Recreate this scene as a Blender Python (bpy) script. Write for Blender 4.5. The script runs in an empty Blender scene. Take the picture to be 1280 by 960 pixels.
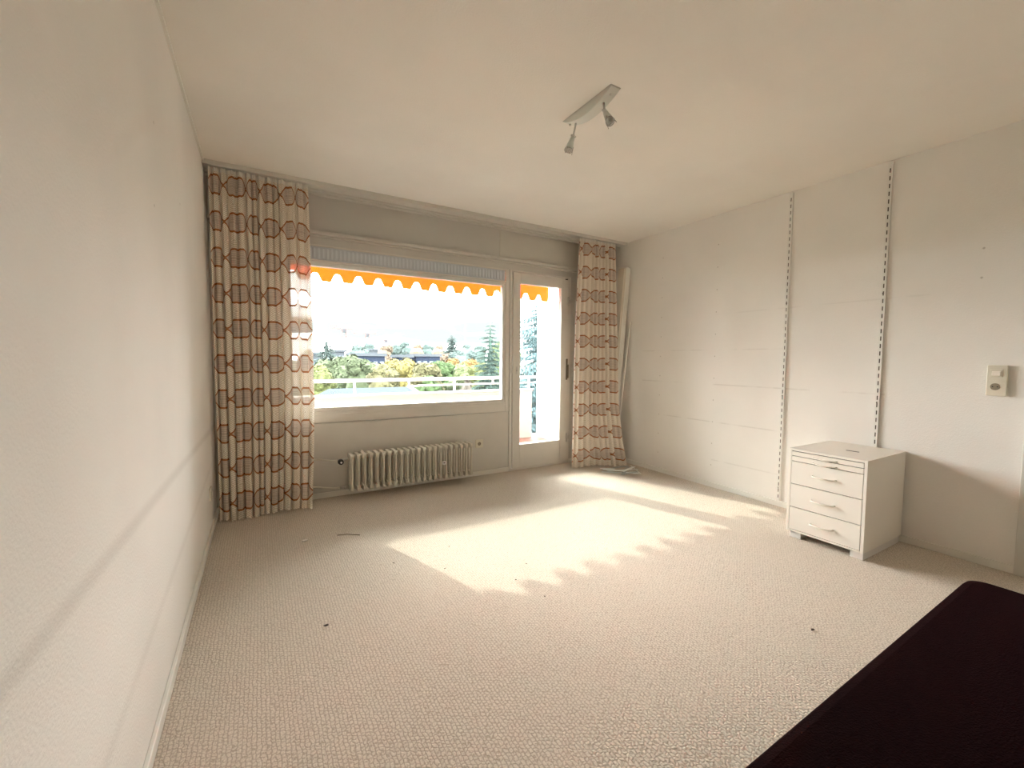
import bpy, bmesh, math, random
from mathutils import Vector, Matrix, noise
random.seed(7)
C = bpy.context.scene.collection
sc = bpy.context.scene
PI = math.pi

# ------------------------------------------------------------------ room size (metres)
W, D, H, RB = 3.918, 3.848, 2.5, 3.586     # RB = front edge of the curtain board under the ceiling
YR = -2.4                                   # wall behind the camera

# ------------------------------------------------------------------ camera
F, YAW, PITCH, ROLL = 535.04, 0.5321, 0.0583, 0.0079
CAM = Vector((0.3049, 0.0, 1.1772))
_f = Vector((math.sin(YAW)*math.cos(PITCH), math.cos(YAW)*math.cos(PITCH), -math.sin(PITCH)))
_r = Vector((math.cos(YAW), -math.sin(YAW), 0)); _u = _r.cross(_f)
_R = math.cos(ROLL)*_r + math.sin(ROLL)*_u
_U = -math.sin(ROLL)*_r + math.cos(ROLL)*_u
cd = bpy.data.cameras.new('camera'); cam = bpy.data.objects.new('camera', cd); C.objects.link(cam)
cd.sensor_width = 36; cd.sensor_fit = 'HORIZONTAL'; cd.lens = F/1280*36; cd.clip_start = .02; cd.clip_end = 3000
m = Matrix((_R, _U, -_f)).transposed().to_4x4(); m.translation = CAM
cam.matrix_world = m
sc.camera = cam
def at(px, py, Y):
    """the place at depth Y (world y) that lies in the direction of a measured point of the view"""
    d = _f + (px-640)/F*_R - (py-480)/F*_U
    return CAM + d*(Y/d.y)

# ------------------------------------------------------------------ view, sky, sun
sc.view_settings.view_transform = 'Standard'; sc.view_settings.look = 'None'
sc.view_settings.gamma = 1; sc.view_settings.use_curve_mapping = False
sc.view_settings.exposure = 0.68
sc.cycles.use_denoising = True
sc.cycles.max_bounces = 14; sc.cycles.diffuse_bounces = 9; sc.cycles.transparent_max_bounces = 24
sc.cycles.sample_clamp_indirect = 12
SUN_TRAVEL = Vector((.385, -1.15, -.76)).normalized()
SKY_BASE, SKY_GLOW, SUN_E = 20.0, 28.0, 3.0
wd = bpy.data.worlds.new('sky'); sc.world = wd; wd.use_nodes = True
nt = wd.node_tree; N = nt.nodes; Lk = nt.links; N.clear()
def wn(t, **k):
    n = N.new(t)
    for a, b in k.items(): setattr(n, a, b)
    return n
tc = wn('ShaderNodeTexCoord')
dot = wn('ShaderNodeVectorMath', operation='DOT_PRODUCT'); Lk.new(tc.outputs['Generated'], dot.inputs[0]); dot.inputs[1].default_value = -SUN_TRAVEL
mx = wn('ShaderNodeMath', operation='MAXIMUM'); Lk.new(dot.outputs['Value'], mx.inputs[0]); mx.inputs[1].default_value = 0
pw = wn('ShaderNodeMath', operation='POWER'); Lk.new(mx.outputs[0], pw.inputs[0]); pw.inputs[1].default_value = 30
gl = wn('ShaderNodeMath', operation='MULTIPLY'); Lk.new(pw.outputs[0], gl.inputs[0]); gl.inputs[1].default_value = SKY_GLOW
# hazy cloud bands: cyan-white low over the skyline
mp = wn('ShaderNodeMapping'); mp.inputs['Scale'].default_value = (2.2, 2.2, 12); Lk.new(tc.outputs['Generated'], mp.inputs['Vector'])
nz = wn('ShaderNodeTexNoise'); nz.inputs['Scale'].default_value = 1.6; nz.inputs['Detail'].default_value = 4; Lk.new(mp.outputs[0], nz.inputs['Vector'])
sx_ = wn('ShaderNodeSeparateXYZ'); Lk.new(tc.outputs['Generated'], sx_.inputs[0])
def wm(op, a, b):
    n = wn('ShaderNodeMath', operation=op, use_clamp=(op == 'MULTIPLY'))
    for i_, v_ in enumerate((a, b)):
        if isinstance(v_, (int, float)): n.inputs[i_].default_value = v_
        else: Lk.new(v_, n.inputs[i_])
    return n.outputs[0]
band = wm('SUBTRACT', 1, wm('DIVIDE', wm('ABSOLUTE', wm('SUBTRACT', sx_.outputs[2], .060), 0), .030))
gap = wm('MULTIPLY', wm('MULTIPLY', wm('MAXIMUM', band, 0), wm('MAXIMUM', wm('SUBTRACT', nz.outputs['Fac'], .44), 0)), 24)
rp = wn('ShaderNodeMix', data_type='RGBA'); Lk.new(gap, rp.inputs[0]); rp.inputs[6].default_value = (1, 1, 1, 1); rp.inputs[7].default_value = (.0365, .0405, .0415, 1)
b1 = wn('ShaderNodeBackground'); Lk.new(rp.outputs[2], b1.inputs['Color']); b1.inputs['Strength'].default_value = SKY_BASE
b2 = wn('ShaderNodeBackground'); b2.inputs['Color'].default_value = (1, .97, .92, 1); Lk.new(gl.outputs[0], b2.inputs['Strength'])
ad = wn('ShaderNodeAddShader'); Lk.new(b1.outputs[0], ad.inputs[0]); Lk.new(b2.outputs[0], ad.inputs[1])
wo = wn('ShaderNodeOutputWorld'); Lk.new(ad.outputs[0], wo.inputs['Surface'])
sl = bpy.data.lights.new('sun', 'SUN'); sl.energy = SUN_E; sl.angle = math.radians(0.7); sl.color = (1, .93, .80)
so = bpy.data.objects.new('sun', sl); C.objects.link(so)
so.rotation_euler = SUN_TRAVEL.to_track_quat('-Z', 'Y').to_euler(); so.location = (-3, 12, 9)
def area(name, loc, rot, sx, sy, e, col, portal=False):
    l = bpy.data.lights.new(name, 'AREA'); l.shape = 'RECTANGLE'; l.size = sx; l.size_y = sy; l.energy = e; l.color = col
    if portal: l.cycles.is_portal = True
    o = bpy.data.objects.new(name, l); C.objects.link(o); o.location = loc; o.rotation_euler = rot
    return o
area('window_portal', (1.44, D+.14, 1.37), (-PI/2, 0, 0), 2.15, 1.35, 1, (1, 1, 1), True)
area('door_portal', (2.92, D+.14, 1.1), (-PI/2, 0, 0), .6, 1.75, 1, (1, 1, 1), True)
# added fill light behind the camera; the rear wall has no window
BACK_E = 1.0
area('rear_fill', (2.3, YR+.03, 1.45), (PI/2, 0, 0), 2.4, 1.5, BACK_E, (1, .93, .84))

# ------------------------------------------------------------------ materials
def mat(name, col, rough=.6, metal=0, bump=0, bscale=200, var=0, vscale=3, sheen=0, spec=.4):
    m = bpy.data.materials.new(name); m.use_nodes = True
    n = m.node_tree.nodes; l = m.node_tree.links; b = n['Principled BSDF']
    b.inputs['Base Color'].default_value = (*col, 1); b.inputs['Roughness'].default_value = rough
    b.inputs['Metallic'].default_value = metal; b.inputs['Specular IOR Level'].default_value = spec
    if sheen: b.inputs['Sheen Weight'].default_value = sheen
    g = n.new('ShaderNodeNewGeometry')
    if var:
        z = n.new('ShaderNodeTexNoise'); z.inputs['Scale'].default_value = vscale; z.inputs['Detail'].default_value = 5
        l.new(g.outputs['Position'], z.inputs['Vector'])
        mr = n.new('ShaderNodeMapRange'); l.new(z.outputs['Fac'], mr.inputs['Value'])
        mr.inputs['From Min'].default_value = .25; mr.inputs['From Max'].default_value = .75
        mr.inputs['To Min'].default_value = 1-var; mr.inputs['To Max'].default_value = 1+var
        vm = n.new('ShaderNodeVectorMath'); vm.operation = 'SCALE'; vm.inputs[0].default_value = col; l.new(mr.outputs[0], vm.inputs['Scale'])
        l.new(vm.outputs[0], b.inputs['Base Color'])
    if bump:
        z = n.new('ShaderNodeTexNoise'); z.inputs['Scale'].default_value = bscale; z.inputs['Detail'].default_value = 3
        l.new(g.outputs['Position'], z.inputs['Vector'])
        bp = n.new('ShaderNodeBump'); bp.inputs['Strength'].default_value = bump; bp.inputs['Distance'].default_value = .004
        l.new(z.outputs['Fac'], bp.inputs['Height']); l.new(bp.outputs[0], b.inputs['Normal'])
    return m
class G:
    """tiny node-graph helper"""
    def __init__(s, m): s.n = m.node_tree.nodes; s.l = m.node_tree.links
    def m(s, op, a, b=None, c=None):
        x = s.n.new('ShaderNodeMath'); x.operation = op
        for i, v in enumerate((a, b, c)):
            if v is None: continue
            if isinstance(v, (int, float)): x.inputs[i].default_value = v
            else: s.l.new(v, x.inputs[i])
        return x.outputs[0]
    def sm(s, v, lo, hi, a=0., b=1.):
        x = s.n.new('ShaderNodeMapRange'); x.interpolation_type = 'SMOOTHSTEP'; s.l.new(v, x.inputs['Value'])
        for k, q in zip(('From Min', 'From Max', 'To Min', 'To Max'), (lo, hi, a, b)): x.inputs[k].default_value = q
        return x.outputs[0]
    def mix(s, f, a, b):
        x = s.n.new('ShaderNodeMix'); x.data_type = 'RGBA'
        for i, v in ((0, f), (6, a), (7, b)):
            if isinstance(v, tuple): x.inputs[i].default_value = (*v, 1)
            elif isinstance(v, (int, float)): x.inputs[i].default_value = v
            else: s.l.new(v, x.inputs[i])
        return x.outputs[2]
    def pos(s):
        g = s.n.new('ShaderNodeNewGeometry'); x = s.n.new('ShaderNodeSeparateXYZ'); s.l.new(g.outputs['Position'], x.inputs[0])
        return g.outputs['Position'], x.outputs[0], x.outputs[1], x.outputs[2]
    def noise(s, v, sc_, det=3):
        z = s.n.new('ShaderNodeTexNoise'); z.inputs['Scale'].default_value = sc_; z.inputs['Detail'].default_value = det; s.l.new(v, z.inputs['Vector'])
        return z.outputs['Fac']

WALLC = (.84, .81, .765)
def wall_mat(name, col, marks):
    m = mat(name, col, .85, bump=.35, bscale=130, spec=.2)
    g = G(m); b = g.n['Principled BSDF']; P, x, y, z = g.pos()
    nn = g.noise(P, 1.3, 4); big = g.sm(nn, .3, .7, 0, 1)
    c = g.mix(big, tuple(v*.97 for v in col), tuple(min(1, v*1.03) for v in col))
    k = None
    def add(v):
        nonlocal k
        k = v if k is None else g.m('MAXIMUM', k, v)
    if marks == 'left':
        for z0, sl_, y0, a in ((.735, -.024, .8, .15), (.30, .055, 1.2, .08)):  # two soft, slightly sloping darker bands along the wall
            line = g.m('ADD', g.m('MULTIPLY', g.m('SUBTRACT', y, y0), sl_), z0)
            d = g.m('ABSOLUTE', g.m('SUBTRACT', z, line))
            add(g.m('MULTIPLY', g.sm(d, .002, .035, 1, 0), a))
        for yy, zz in ((1.996, 2.003), (1.951, 1.702), (2.551, 1.888)):
            d = g.m('ADD', g.m('ABSOLUTE', g.m('SUBTRACT', y, yy)), g.m('ABSOLUTE', g.m('SUBTRACT', z, zz)))
            add(g.sm(d, .005, .009, .5, 0))
    if marks == 'right':
        br = g.sm(g.noise(P, 5, 3), .42, .58)
        for z0, ya, yb, a in ((1.276, 1.85, 3.32, .14), (.958, 1.2, 3.32, .18), (.609, 1.85, 3.3, .18), (.363, 2.45, 2.78, .2), (.255, 1.85, 2.46, .14), (1.60, 1.0, 2.6, .08)):
            d = g.m('ABSOLUTE', g.m('SUBTRACT', z, z0))
            e = g.m('MULTIPLY', g.sm(d, .001, .009, a, 0), g.m('MULTIPLY', g.m('GREATER_THAN', y, ya), g.m('LESS_THAN', y, yb)))
            add(g.m('MULTIPLY', e, br))
        for yy in (2.46, 3.08):
            fz = g.m('ABSOLUTE', g.m('MULTIPLY', g.m('SUBTRACT', g.m('FRACT', g.m('DIVIDE', g.m('SUBTRACT', z, .1037), .2025)), .5), .2025))
            d = g.m('SQRT', g.m('ADD', g.m('POWER', g.m('SUBTRACT', y, yy), 2), g.m('POWER', fz, 2)))
            add(g.m('MULTIPLY', g.sm(d, .003, .007, .5, 0), g.m('LESS_THAN', z, 2.35)))
        for yy, zz in ((.787, 1.669), (.786, 1.837)):
            d = g.m('ADD', g.m('ABSOLUTE', g.m('SUBTRACT', y, yy)), g.m('ABSOLUTE', g.m('SUBTRACT', z, zz)))
            add(g.sm(d, .005, .01, .45, 0))
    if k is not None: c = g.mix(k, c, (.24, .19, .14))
    g.l.new(c, b.inputs['Base Color'])
    return m
M = {}
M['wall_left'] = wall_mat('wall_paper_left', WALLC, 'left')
M['wall_right'] = wall_mat('wall_paper_right', WALLC, 'right')
M['wall'] = wall_mat('wall_paper', WALLC, None)
M['wall_rear'] = wall_mat('beige_wall_paper', (.52, .46, .38), None)
M['wall_back'] = wall_mat('shade_toned_window_wall_paint', (.61, .59, .55), None)  # base colour lowered to stand in for shade on the backlit wall
M['ceiling'] = wall_mat('ceiling_paint', (.86, .82, .76), None)
M['paint'] = mat('shade_toned_white_paint', (.64, .615, .56), .45, var=.03, vscale=6)  # white trim toned down with the window wall, shade put into the colour
M['paint2'] = mat('window_paint', (.71, .68, .625), .4, var=.03, vscale=8)
M['base'] = mat('baseboard_paint', (.80, .78, .72), .4)
M['grille'] = mat('grey_blue_plastic', (.60, .64, .68), .6)
M['grille2'] = mat('grey_blue_slat', (.67, .715, .76), .5)
M['rad'] = mat('radiator_enamel', (.70, .665, .57), .35)
M['black'] = mat('black_plastic', (.02, .018, .016), .4)
M['chrome'] = mat('dull_chrome', (.55, .53, .5), .25, 1)
M['satin'] = mat('satin_nickel', (.62, .60, .56), .38, .9)
M['bronze'] = mat('tarnished_handle', (.20, .17, .13), .4, .6)
M['lamp'] = mat('lamp_silver_paint', (.66, .67, .62), .45, .1)
M['ivory'] = mat('ivory_plastic', (.72, .68, .56), .35)
M['ivory2'] = mat('ivory_plastic_dark', (.30, .25, .18), .5)
M['cab'] = mat('cabinet_lacquer', (.84, .80, .73), .35, var=.015, vscale=5)
M['slotback'] = mat('rail_channel_shadow', (.13, .105, .08), .9)
M['white'] = mat('white_plastic', (.92, .92, .90), .4)
M['foot'] = mat('cabinet_foot_paint', (.74, .71, .68), .5)
M['dark'] = mat('dark_gap', (.05, .04, .03), .9)
M['handle'] = mat('cream_handle', (.84, .79, .70), .3)
M['steel'] = mat('white_steel', (.80, .78, .73), .4)
M['plank'] = mat('white_profile', (.82, .80, .74), .4, var=.02, vscale=9)
M['plank2'] = mat('beige_profile', (.70, .64, .54), .5)
M['slat'] = mat('grey_plastic_slat', (.42, .44, .43), .35)
M['slat2'] = mat('pale_plastic_slat', (.80, .82, .80), .35)
M['crumb'] = mat('dark_crumb', (.06, .04, .03), .9)
M['chip'] = mat('white_chip', (.85, .82, .76), .7)
M['out_white'] = mat('balcony_render', (.42, .40, .37), .8, bump=.3, bscale=90)
M['rail'] = mat('white_rail_paint', (.88, .86, .82), .4)
M['tile'] = mat('red_tile', (.42, .17, .11), .6, var=.12, vscale=9)
def bricky_tiles(m):
    g = G(m); P, x, y, z = g.pos()
    t = .2
    fx = g.m('ABSOLUTE', g.m('SUBTRACT', g.m('FRACT', g.m('DIVIDE', x, t)), .5)); fy = g.m('ABSOLUTE', g.m('SUBTRACT', g.m('FRACT', g.m('DIVIDE', y, t)), .5))
    k = g.m('GREATER_THAN', g.m('MAXIMUM', fx, fy), .475)
    g.l.new(g.mix(k, (.14, .055, .035), (.16, .13, .11)), g.n['Principled BSDF'].inputs['Base Color'])
bricky_tiles(M['tile'])

# carpet: rows of looped pile
M['carpet'] = mat('looped_carpet', (.7, .6, .48), .95, spec=.1, sheen=.2)
g = G(M['carpet']); P, x, y, z = g.pos(); b = g.n['Principled BSDF']
wx_ = g.m('ADD', x, g.m('MULTIPLY', g.m('SUBTRACT', g.noise(P, 38, 2), .5), .016))
row = g.m('FLOOR', g.m('MULTIPLY', wx_, 78))
fx = g.m('ABSOLUTE', g.m('SINE', g.m('MULTIPLY', wx_, 78*PI)))
wy_ = g.m('ADD', g.m('MULTIPLY', y, 66), g.m('ADD', g.m('MULTIPLY', row, .5), g.m('MULTIPLY', g.noise(P, 55, 2), 2.2)))
fy = g.m('ABSOLUTE', g.m('SINE', g.m('MULTIPLY', wy_, PI)))
hgt = g.m('MULTIPLY', g.sm(fx, 0, .75, .25, 1), g.sm(fy, 0, .85, .15, 1))
hgt = g.m('MULTIPLY', hgt, g.sm(g.noise(P, 210, 3), .3, .65, .6, 1))
fine = g.noise(P, 420, 2)
cm = g.mix(hgt, (.39, .325, .25), (.74, .665, .565))  # shade in the crevices between loops is mixed into the colour
cm = g.mix(g.sm(g.noise(P, 1.1, 5), .3, .7, 0, .25), cm, (.70, .60, .49))
cm = g.mix(g.sm(g.noise(P, 130, 3), .5, .72, 0, .45), cm, (.82, .75, .65))
g.l.new(cm, b.inputs['Base Color'])
bp = g.n.new('ShaderNodeBump'); bp.inputs['Strength'].default_value = .6; bp.inputs['Distance'].default_value = .004
g.l.new(g.m('ADD', hgt, g.m('MULTIPLY', fine, .3)), bp.inputs['Height']); g.l.new(bp.outputs[0], b.inputs['Normal'])

# maroon velvet
M['velvet'] = mat('maroon_velvet', (.0062, .0016, .0012), 1, bump=.6, bscale=260, sheen=.05, var=.35, vscale=60, spec=.04)
M['velvet'].node_tree.nodes['Principled BSDF'].inputs['Sheen Tint'].default_value = (.35, .05, .10, 1)

# curtain lace: ogee chains in rust brown on cream, pattern in cloth metres (uv)
def curtain_mat(name, ph):
    m = bpy.data.materials.new(name); m.use_nodes = True; g = G(m); n = g.n; l = g.l
    n.remove(n['Principled BSDF'])
    uv = n.new('ShaderNodeUVMap'); sp = n.new('ShaderNodeSeparateXYZ'); l.new(uv.outputs[0], sp.inputs[0]); u, v = sp.outputs[0], sp.outputs[1]
    PU, PV = .34, .2465
    uw = g.m('ADD', u, g.m('MULTIPLY', g.m('SINE', g.m('MULTIPLY', u, 2*PI/.83)), .045))
    t = g.m('ABSOLUTE', g.m('MULTIPLY', g.m('SUBTRACT', g.m('FRACT', g.m('ADD', g.m('DIVIDE', uw, PU), ph)), .5), 2))   # 0 middle .. 1 pinch
    vv = g.m('MULTIPLY', g.m('SUBTRACT', g.m('FRACT', g.m('DIVIDE', g.m('SUBTRACT', v, .02), PV)), .5), PV)
    av = g.m('ABSOLUTE', vv)
    hh = g.sm(t, .42, 1.04, .062, .003)
    d = g.m('SUBTRACT', av, hh)                       # <0 inside the medallion
    line = g.sm(g.m('ABSOLUTE', d), .0050, .0092, 1, 0)
    line2 = g.m('MULTIPLY', g.sm(g.m('ABSOLUTE', g.m('ADD', d, .019)), .001, .004, .55, 0), 1.)
    ins = g.m('LESS_THAN', d, 0)
    chev = g.m('SINE', g.m('MULTIPLY', d, 2*PI/.0135))
    weave = g.m('MULTIPLY', g.m('SINE', g.m('MULTIPLY', u, 2*PI/.006)), g.m('SINE', g.m('MULTIPLY', v, 2*PI/.006)))
    zig = g.m('MULTIPLY', g.m('ABSOLUTE', g.m('SUBTRACT', g.m('FRACT', g.m('DIVIDE', uw, PU/2)), .5)), .075)
    chev2 = g.m('SINE', g.m('MULTIPLY', g.m('SUBTRACT', av, zig), 2*PI/.0135))
    cream = g.mix(g.sm(chev2, -.6, .8), (.68, .59, .47), (.94, .89, .80))
    taupe = g.mix(g.sm(chev, -.4, .9), (.60, .50, .42), (.78, .68, .59))
    col = g.mix(ins, cream, taupe)
    col = g.mix(line2, col, (.70, .60, .48))
    col = g.mix(line, col, (.40, .17, .075))
    op = g.m('ADD', g.m('MULTIPLY', ins, .07), g.m('ADD', .004, g.sm(chev2, .9, -.9, 0, .035)))
    op = g.m('MULTIPLY', op, g.m('ADD', 1, g.m('MULTIPLY', weave, .5)))
    op = g.m('MULTIPLY', op, g.m('SUBTRACT', 1, line))
    df = n.new('ShaderNodeBsdfDiffuse'); tl = n.new('ShaderNodeBsdfTranslucent'); tr = n.new('ShaderNodeBsdfTransparent')
    l.new(col, df.inputs[0]); l.new(col, tl.inputs[0])
    a = n.new('ShaderNodeMixShader'); a.inputs[0].default_value = .10; l.new(df.outputs[0], a.inputs[1]); l.new(tl.outputs[0], a.inputs[2])
    c = n.new('ShaderNodeMixShader'); l.new(op, c.inputs[0]); l.new(a.outputs[0], c.inputs[1]); l.new(tr.outputs[0], c.inputs[2])
    l.new(c.outputs[0], n['Material Output'].inputs[0])
    return m
M['curtain'] = curtain_mat('patterned_lace_curtain', .1)
M['curtain2'] = curtain_mat('patterned_lace_curtain_right', .55)
M['tape'] = mat('curtain_tape', (.80, .77, .70), .8)

def glass_mat():
    m = bpy.data.materials.new('window_glass'); m.use_nodes = True; n = m.node_tree.nodes; l = m.node_tree.links
    n.remove(n['Principled BSDF'])
    fr = n.new('ShaderNodeFresnel'); fr.inputs[0].default_value = 1.45
    tr = n.new('ShaderNodeBsdfTransparent'); tr.inputs[0].default_value = (.93, .95, .94, 1)
    gs = n.new('ShaderNodeBsdfGlossy'); gs.inputs['Roughness'].default_value = .01
    mx_ = n.new('ShaderNodeMixShader'); l.new(fr.outputs[0], mx_.inputs[0]); l.new(tr.outputs[0], mx_.inputs[1]); l.new(gs.outputs[0], mx_.inputs[2])
    l.new(mx_.outputs[0], n['Material Output'].inputs[0]); return m
M['glass'] = glass_mat()
def bulb_glass():
    m = mat('lamp_glass', (.8, .8, .78), .08); b = m.node_tree.nodes['Principled BSDF']
    b.inputs['Transmission Weight'].default_value = .75; return m
M['lampglass'] = bulb_glass()
def cloth(name, col, f=.5):
    m = bpy.data.materials.new(name); m.use_nodes = True; n = m.node_tree.nodes; l = m.node_tree.links
    n.remove(n['Principled BSDF'])
    df = n.new('ShaderNodeBsdfDiffuse'); tl = n.new('ShaderNodeBsdfTranslucent')
    tx = n.new('ShaderNodeTexNoise'); tx.inputs['Scale'].default_value = 40
    gg = n.new('ShaderNodeNewGeometry'); l.new(gg.outputs['Position'], tx.inputs['Vector'])
    mr = n.new('ShaderNodeMapRange'); mr.inputs['To Min'].default_value = .94; mr.inputs['To Max'].default_value = 1.04; l.new(tx.outputs['Fac'], mr.inputs['Value'])
    vm = n.new('ShaderNodeVectorMath'); vm.operation = 'SCALE'; vm.inputs[0].default_value = col; l.new(mr.outputs[0], vm.inputs['Scale'])
    l.new(vm.outputs[0], df.inputs[0]); l.new(vm.outputs[0], tl.inputs[0])
    a = n.new('ShaderNodeMixShader'); a.inputs[0].default_value = f; l.new(df.outputs[0], a.inputs[1]); l.new(tl.outputs[0], a.inputs[2])
    l.new(a.outputs[0], n['Material Output'].inputs[0]); return m
M['awning'] = cloth('orange_awning_cloth', (.85, .22, .035), .5)

# ------------------------------------------------------------------ mesh helpers
def link(name, me, m=None, parent=None, smooth=False):
    o = bpy.data.objects.new(name, me); C.objects.link(o)
    if m: me.materials.append(M[m] if isinstance(m, str) else m)
    if parent: o.parent = parent
    if smooth:
        for p_ in me.polygons: p_.use_smooth = True
    return o
def obj(name, bm, m, parent=None, smooth=False, bevel=0):
    bmesh.ops.recalc_face_normals(bm, faces=bm.faces)
    me = bpy.data.meshes.new(name); bm.to_mesh(me); bm.free()
    o = link(name, me, m, parent, smooth)
    if bevel:
        b = o.modifiers.new('bevel', 'BEVEL'); b.width = bevel; b.segments = 2; b.limit_method = 'ANGLE'
    return o
def box(bm, x0, x1, y0, y1, z0, z1):
    v = [bm.verts.new((x, y, z)) for x in (x0, x1) for y in (y0, y1) for z in (z0, z1)]
    for f in ((0,1,3,2), (4,6,7,5), (0,4,5,1), (2,3,7,6), (0,2,6,4), (1,5,7,3)): bm.faces.new([v[i] for i in f])
    return v
def boxes(*bs):
    bm = bmesh.new()
    for b_ in bs: box(bm, *b_)
    return bm
def tube(bm, pts, r, seg=10, caps=True, radii=None):
    pts = [Vector(p_) for p_ in pts]; rings = []
    up = None
    for i, p_ in enumerate(pts):
        t = (pts[min(i+1, len(pts)-1)]-pts[max(i-1, 0)]).normalized()
        if up is None: up = t.orthogonal().normalized()
        up = (up - t*up.dot(t)).normalized(); s = t.cross(up)
        rr = radii[i] if radii else r
        rings.append([bm.verts.new(p_+rr*(math.cos(a)*up+math.sin(a)*s)) for a in [2*PI*k/seg for k in range(seg)]])
    for a, b_ in zip(rings, rings[1:]):
        for k in range(seg): bm.faces.new((a[k], a[(k+1) % seg], b_[(k+1) % seg], b_[k]))
    if caps:
        bm.faces.new(rings[0][::-1]); bm.faces.new(rings[-1])
def prism(bm, outline, axis, a, b_):
    """closed outline (2D list) extruded along axis from a to b"""
    def P3(p_, h):
        q = list(p_); q.insert(axis, h); return q
    A = [bm.verts.new(P3(p_, a)) for p_ in outline]; B = [bm.verts.new(P3(p_, b_)) for p_ in outline]
    n_ = len(A)
    bm.faces.new(A[::-1]); bm.faces.new(B)
    for i in range(n_): bm.faces.new((A[i], A[(i+1) % n_], B[(i+1) % n_], B[i]))
def rrect(x0, x1, y0, y1, r, seg=4):
    o = []
    for cx_, cy_, a0 in ((x1-r, y1-r, 0), (x0+r, y1-r, 90), (x0+r, y0+r, 180), (x1-r, y0+r, 270)):
        for k in range(seg+1):
            a = math.radians(a0+90*k/seg); o.append((cx_+r*math.cos(a), cy_+r*math.sin(a)))
    return o
def empty(name, loc, label, cat, group=None, kind=None, rot=None):
    o = bpy.data.objects.new(name, None); C.objects.link(o); o.location = loc; o.empty_display_size = .1
    if rot: o.rotation_euler = rot
    return tag(o, label, cat, group, kind)
def tag(o, label=None, cat=None, group=None, kind=None):
    if label: o['label'] = label
    if cat: o['category'] = cat
    if group: o['group'] = group
    if kind: o['kind'] = kind
    return o
def struct(name, bm, m, label, cat, parent=None, **k):
    o = obj(name, bm, m, parent, **k)
    if parent is None: tag(o, label, cat, None, 'structure')
    return o

# ------------------------------------------------------------------ room shell
T = .12
struct('floor', boxes((-.12, W+.12, YR-.12, D+.02, -.1, 0)), 'carpet', 'beige looped pile carpet covering the whole room', 'floor')
struct('ceiling', boxes((-.12, W+.12, YR-.12, D+T, H, H+.15)), 'ceiling', 'plain warm white painted ceiling above the room', 'ceiling')
struct('wall_left', boxes((-.12, 0, YR-.12, D+T, 0, H)), 'wall_left', 'long bare white woodchip wall on the left with soft darker bands', 'wall')
struct('wall_right', boxes((W, W+.12, YR-.12, -.35, 0, H), (W, W+.12, .55, D+T, 0, H), (W, W+.12, -.35, .55, 2.03, H)), 'wall_right', 'bare white wall on the right with screw holes and faint dirt lines', 'wall')
struct('wall_rear', boxes((0, W, YR-.12, YR, 0, H)), 'wall_rear', 'plain beige wall behind the camera', 'wall')
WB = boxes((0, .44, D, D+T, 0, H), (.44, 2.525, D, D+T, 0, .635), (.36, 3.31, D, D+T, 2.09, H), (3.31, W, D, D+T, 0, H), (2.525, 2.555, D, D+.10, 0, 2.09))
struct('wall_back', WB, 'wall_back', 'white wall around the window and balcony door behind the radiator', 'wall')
struct('trim_1', boxes((0, W, RB, D-.001, 2.478, 2.4995), (0, W, RB, RB+.012, 2.470, 2.478), (0, W, D-.085, D-.075, 2.466, 2.478), (0, W, D-.15, D-.14, 2.466, 2.478)), 'paint', 'white curtain board fixed under the ceiling along the window wall', 'curtain board')
struct('trim_2', boxes((0.0, W, D-.050, D-.001, 2.166, 2.192), (0, W, D-.020, D-.001, 2.150, 2.165)), 'paint', 'narrow white ledge running above the window and balcony door', 'ledge', bevel=.004)
hb = bmesh.new(); box(hb, 2.413, 3.411, D-.007, D-.001, 2.206, 2.459)
for q in ((2.407, 3.417, 2.459, 2.463), (2.407, 3.417, 2.202, 2.206), (2.407, 2.413, 2.202, 2.463)): box(hb, q[0], q[1], D-.0035, D-.001, q[2], q[3])
struct('trim_3', hb, 'paint', 'flat white inspection panel above the balcony door', 'panel', bevel=.002)
struct('trim_4', boxes((.44, 2.52, D-.006, D-.001, .05, .628)), 'paint', 'flat white panel under the window behind the radiator', 'panel', bevel=.002)
struct('trim_5', boxes((0, .012, YR, RB, 2.486, 2.4995)), 'base', 'thin white strip where the left wall meets the ceiling', 'strip')
struct('baseboard_left', boxes((0, .014, YR, D, .0, .045)), 'base', 'low white baseboard along the left wall', 'baseboard', bevel=.003)
struct('baseboard_right', boxes((W-.014, W, .56, D, .0, .045)), 'base', 'low white baseboard along the right wall', 'baseboard', bevel=.003)
struct('baseboard_back', boxes((.014, 2.53, D-.014, D-.0005, .0, .045), (3.31, W-.014, D-.014, D-.0005, 0, .045)), 'base', 'low white baseboard under the radiator', 'baseboard', bevel=.003)

# door frame at the right edge of the view
dr = empty('door_2', (W, .1, 0), 'white door in the right wall at the right edge of the view', 'door', None, 'structure')
obj('frame', boxes((W-.022-W, 0, .47-.1+.03, .58-.1, 0, 2.1), (-.022, 0, -.42-.1, -.31-.1, 0, 2.1), (-.022, 0, -.31-.1, .50-.1, 2.0, 2.1)), 'paint', dr, bevel=.004)
obj('door_leaf', boxes((.01, .05, -.41, .40, .005, 2.0)), 'paint', dr, bevel=.003)

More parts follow.
